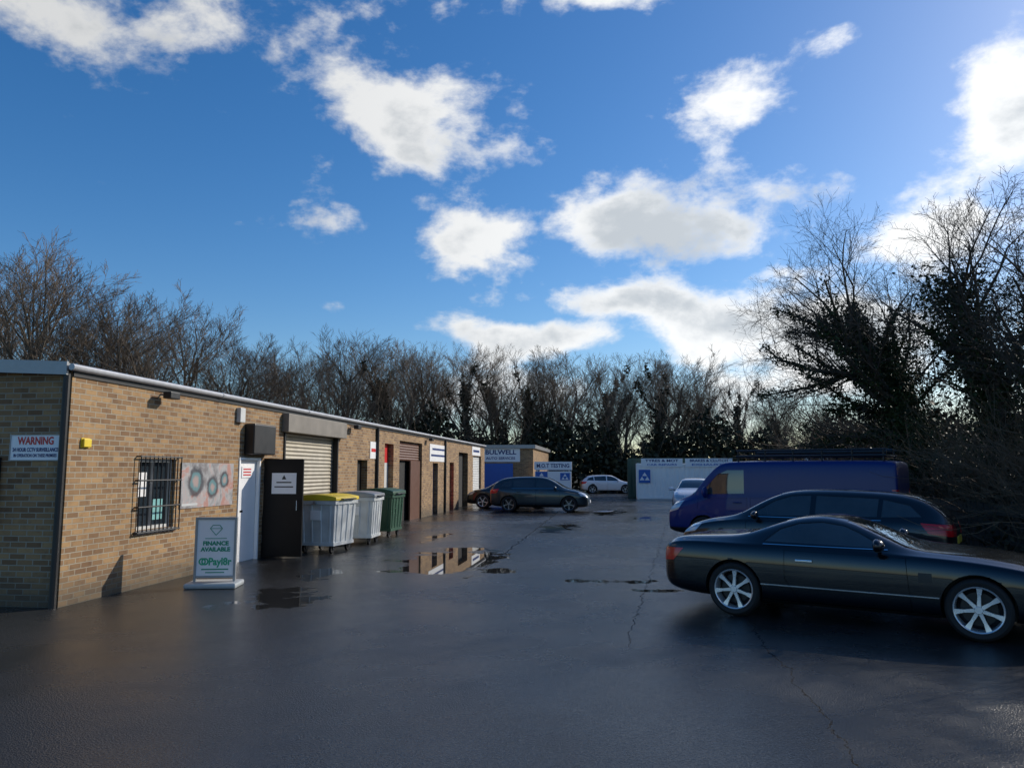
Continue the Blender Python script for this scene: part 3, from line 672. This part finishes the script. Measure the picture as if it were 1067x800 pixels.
# ---------------------------------------------------------------- trees
def tube(mb,pts,n):
    i0=len(mb.v)
    for k,(p,r) in enumerate(pts):
        if k==0: d=pts[1][0]-p
        elif k==len(pts)-1: d=p-pts[k-1][0]
        else: d=pts[k+1][0]-pts[k-1][0]
        d=d.normalized(); a=d.orthogonal().normalized() if k==0 else (a-d*a.dot(d)).normalized(); b=d.cross(a)
        for j in range(n):
            t=2*pi*j/n; mb.v.append(p+(a*cos(t)+b*sin(t))*r)
    for k in range(len(pts)-1):
        for j in range(n):
            q=(j+1)%n; s=i0+k*n; mb.f.append((s+j,s+q,s+n+q,s+n+j))
def grow(seed,H,r0,nc,ang=(25,55),start=.22,trop=.12,wob=.16,lean=(0,0),twr=.011,lf=(.42,.62)):
    rg=random.Random(seed); T=MB();C=MB();pts0=[]
    def br(p,d,L,r,lev):
        n=(7,5,4,3,2)[min(lev,4)]; pts=[(p.copy(),r)]; pos=[]
        for i in range(n):
            d=(d+Vector((rg.gauss(0,wob),rg.gauss(0,wob),rg.gauss(0,wob)+(trop if lev>0 else .1)))).normalized()
            p=p+d*(L/n); rr=max(r*(1-(i+1)/n*.72),twr*.6); pts.append((p.copy(),rr)); pos.append((p.copy(),d.copy(),rr))
        tube(T if lev<2 else C,pts,(9,6,4,3,3)[min(lev,4)])
        if lev<2:
            for q in range(len(pts)-1): pts0.append((pts[q][0],pts[q+1][0],lev))
        if lev<len(nc):
            for k in range(nc[lev]):
                t=(start if lev==0 else .2)+(1-(start if lev==0 else .2))*(k+rg.random())/nc[lev]
                x=t*n; i=min(int(x),n-1); f=x-i
                a=pts[i][0].lerp(pts[i+1][0],f); dd=pos[i][1]; rr=pts[i][1]*(1-f)+pts[i+1][1]*f
                ax=dd.orthogonal().normalized(); ax.rotate(Matrix.Rotation(rg.uniform(0,2*pi),3,dd)); nd=dd.copy(); nd.rotate(Matrix.Rotation(R(rg.uniform(*ang)),3,ax))
                br(a,nd,L*rg.uniform(*lf)*(1.15-.45*t),max(rr*.55,twr),lev+1)
    br(Vector((0,0,-.1)),Vector((lean[0],lean[1],1)).normalized(),H*.78,r0,0)
    hz=max(v.z for v in C.v)
    return T.mesh(smooth=True,fix=False),C.mesh(fix=False),pts0,hz
def leaves(points,size,rg):
    V=[];F=[]
    for p in points:
        s=size*rg.uniform(.6,1.3); a=Vector((rg.gauss(0,1),rg.gauss(0,1),rg.gauss(0,1))).normalized(); b=a.orthogonal().normalized()
        b.rotate(Matrix.Rotation(rg.uniform(0,6.28),3,a)); c=a.cross(b); i=len(V)
        V+=[p-b*s*.5,p+c*s*.32,p+b*s*.6+a*s*.15,p-c*s*.32]; F.append((i,i+1,i+2,i+3))
    return mesh(V,F)
def polar(U,D): return ((.9917*U-.1288)*D,(.1288*U+.9917)*D,0)
bare=[]
for k in range(5):
    t,c,_,hz=grow(10+k,12,.18,(15,8,6,4),twr=.0085,ang=(18,46),wob=.08,trop=.10,lf=(.42,.6)); t.materials.append(M['bark']); c.materials.append(M['twig']); bare.append(((t,c),hz))
ivys=[]
for k in range(3):
    t,c,pp,hz=grow(40+k,11,.24,(12,7,6,4),twr=.0085,ang=(18,46),wob=.09,trop=.09); t.materials.append(M['bark']); c.materials.append(M['twig'])
    rg=random.Random(k); L=[]
    for a,b,lev in pp:
        if lev==0: n=230;sg=.5
        else:
            if rg.random()<.7: continue
            n=35;sg=.3
        for _ in range(n):
            q=a.lerp(b,rg.random()); fz=max(.25,1-q.z/9); L.append(q+Vector((rg.gauss(0,sg*fz),rg.gauss(0,sg*fz),rg.gauss(0,.25))))
    lm=leaves(L,.24,rg); lm.materials.append(M['ivyfar']); ivys.append(((t,c,lm),hz))
rg=random.Random(5)
def put(tp,loc,h,rot,label,grp,wide=1.2):
    tpl,hz=tp; k=h/hz; e=empty('tree',loc,rot,label=label,category='tree',group=grp); e.scale=(k*wide,k*wide,k)
    for n,me in zip(('trunk','crown','ivy'),tpl): obj(n,me,e)
TL=[(-.72,44,14.6),(-.67,43,15),(-.62,44,14.4),(-.57,45,14),(-.52,46,13.6),(-.47,48,13.2),(-.42,50,13.2),(-.38,52,12.6),(-.34,53,11.8),(-.305,56,11.4),(-.27,60,12.8),(-.235,62,13.2),(-.20,66,12.8),
 (-.165,64,13.2),(-.13,68,14.2),(-.095,70,13.8),(-.06,68,13.4),(-.025,70,13.8),(.01,71,13.4),(.045,69,13.),(.08,71,13.4),(.115,70,13.2),(.15,72,13.2),(.185,70,13),(.22,72,13.2),(.255,71,12.5),(.29,70,11.4),(.325,68,9.8),(.36,66,8.8),(.4,64,8.),
 (-.64,55,15),(-.5,60,14.5),(-.35,64,12.4),(-.215,74,13.6),(-.15,76,14.4),(-.08,77,14.2),(-.01,77,14.2),(.06,77,14.2),(.13,77,14.2),(.2,77,13.8),(.27,76,12)]
for i,(U,D,h) in enumerate(TL):
    loc=polar(U+rg.uniform(-.008,.008),D); rot=rg.uniform(0,6.28)
    if U>-.2 and i%5 in (1,3): put(ivys[i%3],loc,h*.97,rot,'bare tree with trunk wrapped in dark ivy','trees behind the yard',1.3)
    else: put(bare[i%5],loc,h*rg.uniform(.95,1.03),rot,'tall bare winter tree with fine twigs','trees behind the yard',1.4)
def mass(name,path,hfun,depth,n,size,seed,m,kind='stuff'):
    rg=random.Random(seed); L=[]
    segs=[(Vector(path[i]),Vector(path[i+1])) for i in range(len(path)-1)]; tot=sum((b-a).length for a,b in segs)
    for _ in range(n):
        t=rg.random()*tot; s0=0
        for a,b in segs:
            l=(b-a).length
            if t<=s0+l: break
            s0+=l
        p=a.lerp(b,(t-s0)/l); nn=Vector((-(b-a).y,(b-a).x)).normalized()
        h=hfun(t)*(.85+.18*sin(t*.5)+.12*sin(t*1.3+1)+.05*sin(t*5.3)); o=rg.gauss(0,depth)
        z=h*(1-abs(o)/(depth*3.2))*rg.random()**.7
        q=p+nn*o; L.append(Vector((q.x,q.y,max(z,.05))))
    return obj(name,leaves(L,size,rg),None,(m,),kind=kind)
mass('woodland_undergrowth',[(-34,42),(-24,58),(-8,66),(6,69),(22,66),(34,58)],lambda t:6.6,1.8,44000,.46,3,M['ivyfar'])
mass('boundary_hedge',[(9.8,24),(11,34),(13,44),(17,53),(24,60)],lambda t:3.8,1.0,26000,.3,4,M['under'])
mass('bramble_leaves',[(8.1,7),(8.5,14),(8.8,19),(9.4,25)],lambda t:2.8,.55,22000,.12,6,M['under'])
def tangle(name,path,h,n,seed,m,r=.008,spread=.7,straight=1.,bend=-.05):
    rg=random.Random(seed); mb=MB(); segs=[(Vector(path[i]),Vector(path[i+1])) for i in range(len(path)-1)]
    for _ in range(n):
        a,b=segs[rg.randrange(len(segs))]; p=a.lerp(b,rg.random()); p=Vector((p.x+rg.gauss(0,spread),p.y+rg.gauss(0,spread),0))
        d=Vector((rg.gauss(0,.45*straight),rg.gauss(0,.45*straight),1)).normalized(); L=h*rg.uniform(.5,1.15); pts=[(p.copy(),r*1.6)]
        for k in range(6):
            d=(d+Vector((rg.gauss(0,.22*straight),rg.gauss(0,.22*straight),bend*k))).normalized(); p=p+d*L/5; pts.append((p.copy(),r*(1.5-k*.17)))
            if k>0:
                for _i in range(2):
                    d2=(d+Vector((rg.gauss(0,.6),rg.gauss(0,.6),rg.gauss(0,.4)))).normalized(); q=p+d2*L*.12; tube(mb,[(p.copy(),r*.8),(q,r*.6),(q+(d2+Vector((0,0,.3)))*L*.08,r*.4)],3)
        tube(mb,pts,3)
    return obj(name,mb.mesh(fix=False),None,(m,),kind='stuff')
tangle('bramble_stems',[(8.4,8),(8.6,14),(8.8,19),(9.4,26)],2.8,1300,8,M['twigb'],r=.006,spread=.45)
tangle('hedge_stems',[(9.8,25),(11,34),(13,44),(17,53)],4.4,800,9,M['twigb'],r=.012,spread=1.2)
tangle('woodland_saplings',[(-30,48),(-22,60),(-8,68),(6,71),(22,68),(34,60)],7.6,900,12,M['twig'],r=.011,spread=1.8,straight=.6,bend=0)
def near_tree(loc,seed,H,lean,nleaf,label,nc=(12,7,6,4),lf=(.45,.68),rot=0,r0=.2,ang=(28,65),frac=.6,up=.62,trop=.05,start=.25,wide=1.):
    t,c,pp,hz=grow(seed,H,r0,nc,ang=ang,start=start,trop=trop,wob=.15,lean=lean,twr=.0055,lf=lf)
    e=empty('tree',loc,rot,label=label,category='tree',group='ivy covered trees beside the parked cars')
    k=H/hz; e.scale=(k*wide,k*wide,k)
    obj('trunk',t,e,(M['twigd'],)); obj('crown',c,e,(M['twigd'],))
    rg=random.Random(seed); L=[]
    z1=[q for q in pp if q[2]==0]; z2=[q for q in pp if q[2]==1 and q[1].z<H*up]
    for _ in range(nleaf):
        if rg.random()<frac: a,b,l=rg.choice(z1); sg=.5
        else: a,b,l=rg.choice(z2); sg=.2
        q=a.lerp(b,rg.random()); cl=.6+.4*sin(q.x*5+q.z*4)*sin(q.y*4+q.z*2.3)
        L.append(q+Vector((rg.gauss(0,sg*cl),rg.gauss(0,sg*cl),rg.gauss(0,sg*.6))))
    obj('ivy',leaves(L,.10,rg),e,(M['ivy'],))
near_tree((8.9,22.4,0),71,11.4,(-.02,0),36000,'dark ivy clad tree with wide arching bare branches',r0=.28,nc=(15,8,7,4),lf=(.45,.64),ang=(28,62),start=.34,up=.7,frac=.7)
near_tree((9.8,25.8,0),75,8.6,(.03,0),14000,'dark ivy clad tree behind the blue van',start=.35)
near_tree((9.4,20.2,0),78,9.2,(.03,-.02),18000,'dark tangled tree with ivy filling its lower crown',nc=(14,8,6,4),lf=(.44,.60),start=.25,ang=(25,55),wide=1.1,frac=.75)
near_tree((9.3,17.8,0),72,7.6,(.04,-.03),12000,'bare tree with ivy on its trunk beside the fence',nc=(14,8,6,4),lf=(.45,.60),start=.25,ang=(25,55),wide=1.15,frac=.75)
near_tree((9.5,15.2,0),73,6.6,(.08,.0),8000,'bare scrubby tree above the brambles',nc=(13,7,6,4),start=.2)
for k in range(9):
    y=7.2+k*1.85; e=empty('fence_panel',(7.75,y,0),R(90),label='dark weathered timber fence panel beside brambles',category='fence',group='timber fence panels')
    b=MB()
    for j in range(12): b.box((j*.15,-.01+.006*(j%2),.05),(j*.15+.142,.01+.006*(j%2),1.05+.02*((j*7)%3)))
    obj('boards',b.mesh(),e,(M['wood'],)); obj('post',MB().box((1.74,-.05,0),(1.83,-.0135,1.15)).mesh(),e,(M['wood'],))
    for z in (.3,.85): obj('rail',MB().box((0,.017,z),(1.8,.06,z+.07)).mesh(),e,(M['wood'],))
# ---------------------------------------------------------------- world
SUN_AZ=50.; SUN_EL=27.
wd=bpy.data.worlds.new('World'); S.world=wd; wd.use_nodes=True; nt=wd.node_tree; nt.nodes.clear(); T=NT(nt)
out=T.n('ShaderNodeOutputWorld'); sky=T.n('ShaderNodeTexSky',sky_type='NISHITA'); sky.sun_disc=False
sky.sun_elevation=R(SUN_EL); sky.sun_rotation=R(SUN_AZ); sky.air_density=1.; sky.dust_density=.6; sky.ozone_density=3.5
hs=T.n('ShaderNodeHueSaturation'); hs.inputs['Hue'].default_value=.504; hs.inputs['Saturation'].default_value=1.3; T.L.new(sky.outputs[0],hs.inputs['Color'])
tc=T.n('ShaderNodeTexCoord').outputs['Generated']; sp=T.n('ShaderNodeSeparateXYZ'); T.L.new(tc,sp.inputs[0])
az=T.m('MULTIPLY',T.m('ARCTAN2',sp.outputs[0],sp.outputs[1]),180/pi); el=T.m('MULTIPLY',T.m('ARCSINE',sp.outputs[2]),180/pi)
mp=T.n('ShaderNodeMapping'); mp.inputs['Scale'].default_value=(1,1,1.6); T.L.new(tc,mp.inputs[0])
nz=T.noise(mp.outputs[0],8.5,9,.6,.1); nz2=T.noise(mp.outputs[0],4.6,4,.55)
CL=[(-16,25,6.0,4.2,1.3),(-40,28,8,3.5,.85),(-28,30.5,8,3.0,.8),(-10.5,17.0,5,2.8,1.15),(-14.5,19.5,3,1.8,.75),(-21.1,18.2,4,1.4,.75),(-20.9,11.9,2.4,1.,.85),(4,18,7.5,3.4,1.3),
 (1,12.6,8,1.7,1.25),(-5.5,10.0,7.5,1.6,1.25),(8.5,10.2,8,2.8,1.25),(9.5,25.5,5.5,2.4,.88),(27.2,21.5,4.5,4,1.2),(24.5,30,6,1.6,.8),(-1.2,33,4.5,1.4,.82),(16,9,8,4.4,1.35),(22,14.,5.5,3.8,1.0),
 (16.7,28.5,2.8,1.1,.85),(-8,6,12,2.5,.7),(75,20,14,8,1),(120,30,18,10,1),(-80,25,18,8,.9),(180,30,20,12,1)]
den=None
for a,b,ra,rb,w_ in CL:
    x=T.m('MULTIPLY',T.m('SUBTRACT',az,a),1/ra); y=T.m('MULTIPLY',T.m('SUBTRACT',el,b),1/rb)
    d=T.m('DIVIDE',w_,T.m('ADD',T.m('ADD',T.m('MULTIPLY',x,x),T.m('MULTIPLY',y,y)),1.))
    den=d if den is None else T.m('MAXIMUM',den,d)
dn=T.m('ADD',den,T.m('MULTIPLY',T.m('SUBTRACT',nz,.5),2.4))
mask=T.sm(dn,.50,1.02)
shade=T.m('MULTIPLY',T.sm(T.m('ADD',dn,T.m('MULTIPLY',T.m('SUBTRACT',nz2,.5),2.8)),.9,1.65),.85)
ccol=T.mix(shade,(.97,.98,.98,1),(.48,.53,.58,1))
glow=T.sm(az,-45,20,.72,1.12); vm=T.n('ShaderNodeVectorMath',operation='SCALE'); T.put(vm.inputs[0],ccol); T.put(vm.inputs['Scale'],glow)
b1=T.n('ShaderNodeBackground'); T.L.new(hs.outputs[0],b1.inputs[0]); b1.inputs[1].default_value=.13
b2=T.n('ShaderNodeBackground'); T.L.new(vm.outputs[0],b2.inputs[0]); b2.inputs[1].default_value=1.
mx=T.n('ShaderNodeMixShader'); T.put(mx.inputs[0],T.m('MULTIPLY',mask,.97)); T.L.new(b1.outputs[0],mx.inputs[1]); T.L.new(b2.outputs[0],mx.inputs[2]); T.L.new(mx.outputs[0],out.inputs[0])
sl=bpy.data.lights.new('sun','SUN'); sl.energy=4.; sl.angle=R(.5); sl.color=(1,.92,.8); so=bpy.data.objects.new('sun',sl); COL.objects.link(so)
dv=Vector((sin(R(SUN_AZ))*cos(R(SUN_EL)),cos(R(SUN_AZ))*cos(R(SUN_EL)),sin(R(SUN_EL)))); so.rotation_euler=dv.to_track_quat('Z','Y').to_euler()
cd=bpy.data.cameras.new('camera'); cam=bpy.data.objects.new('camera',cd); COL.objects.link(cam); cam.location=(0,0,1.75); cam.rotation_euler=(R(96.42),0,R(7.4))
cd.sensor_width=36; cd.lens=27.; cd.clip_end=2000; S.camera=cam
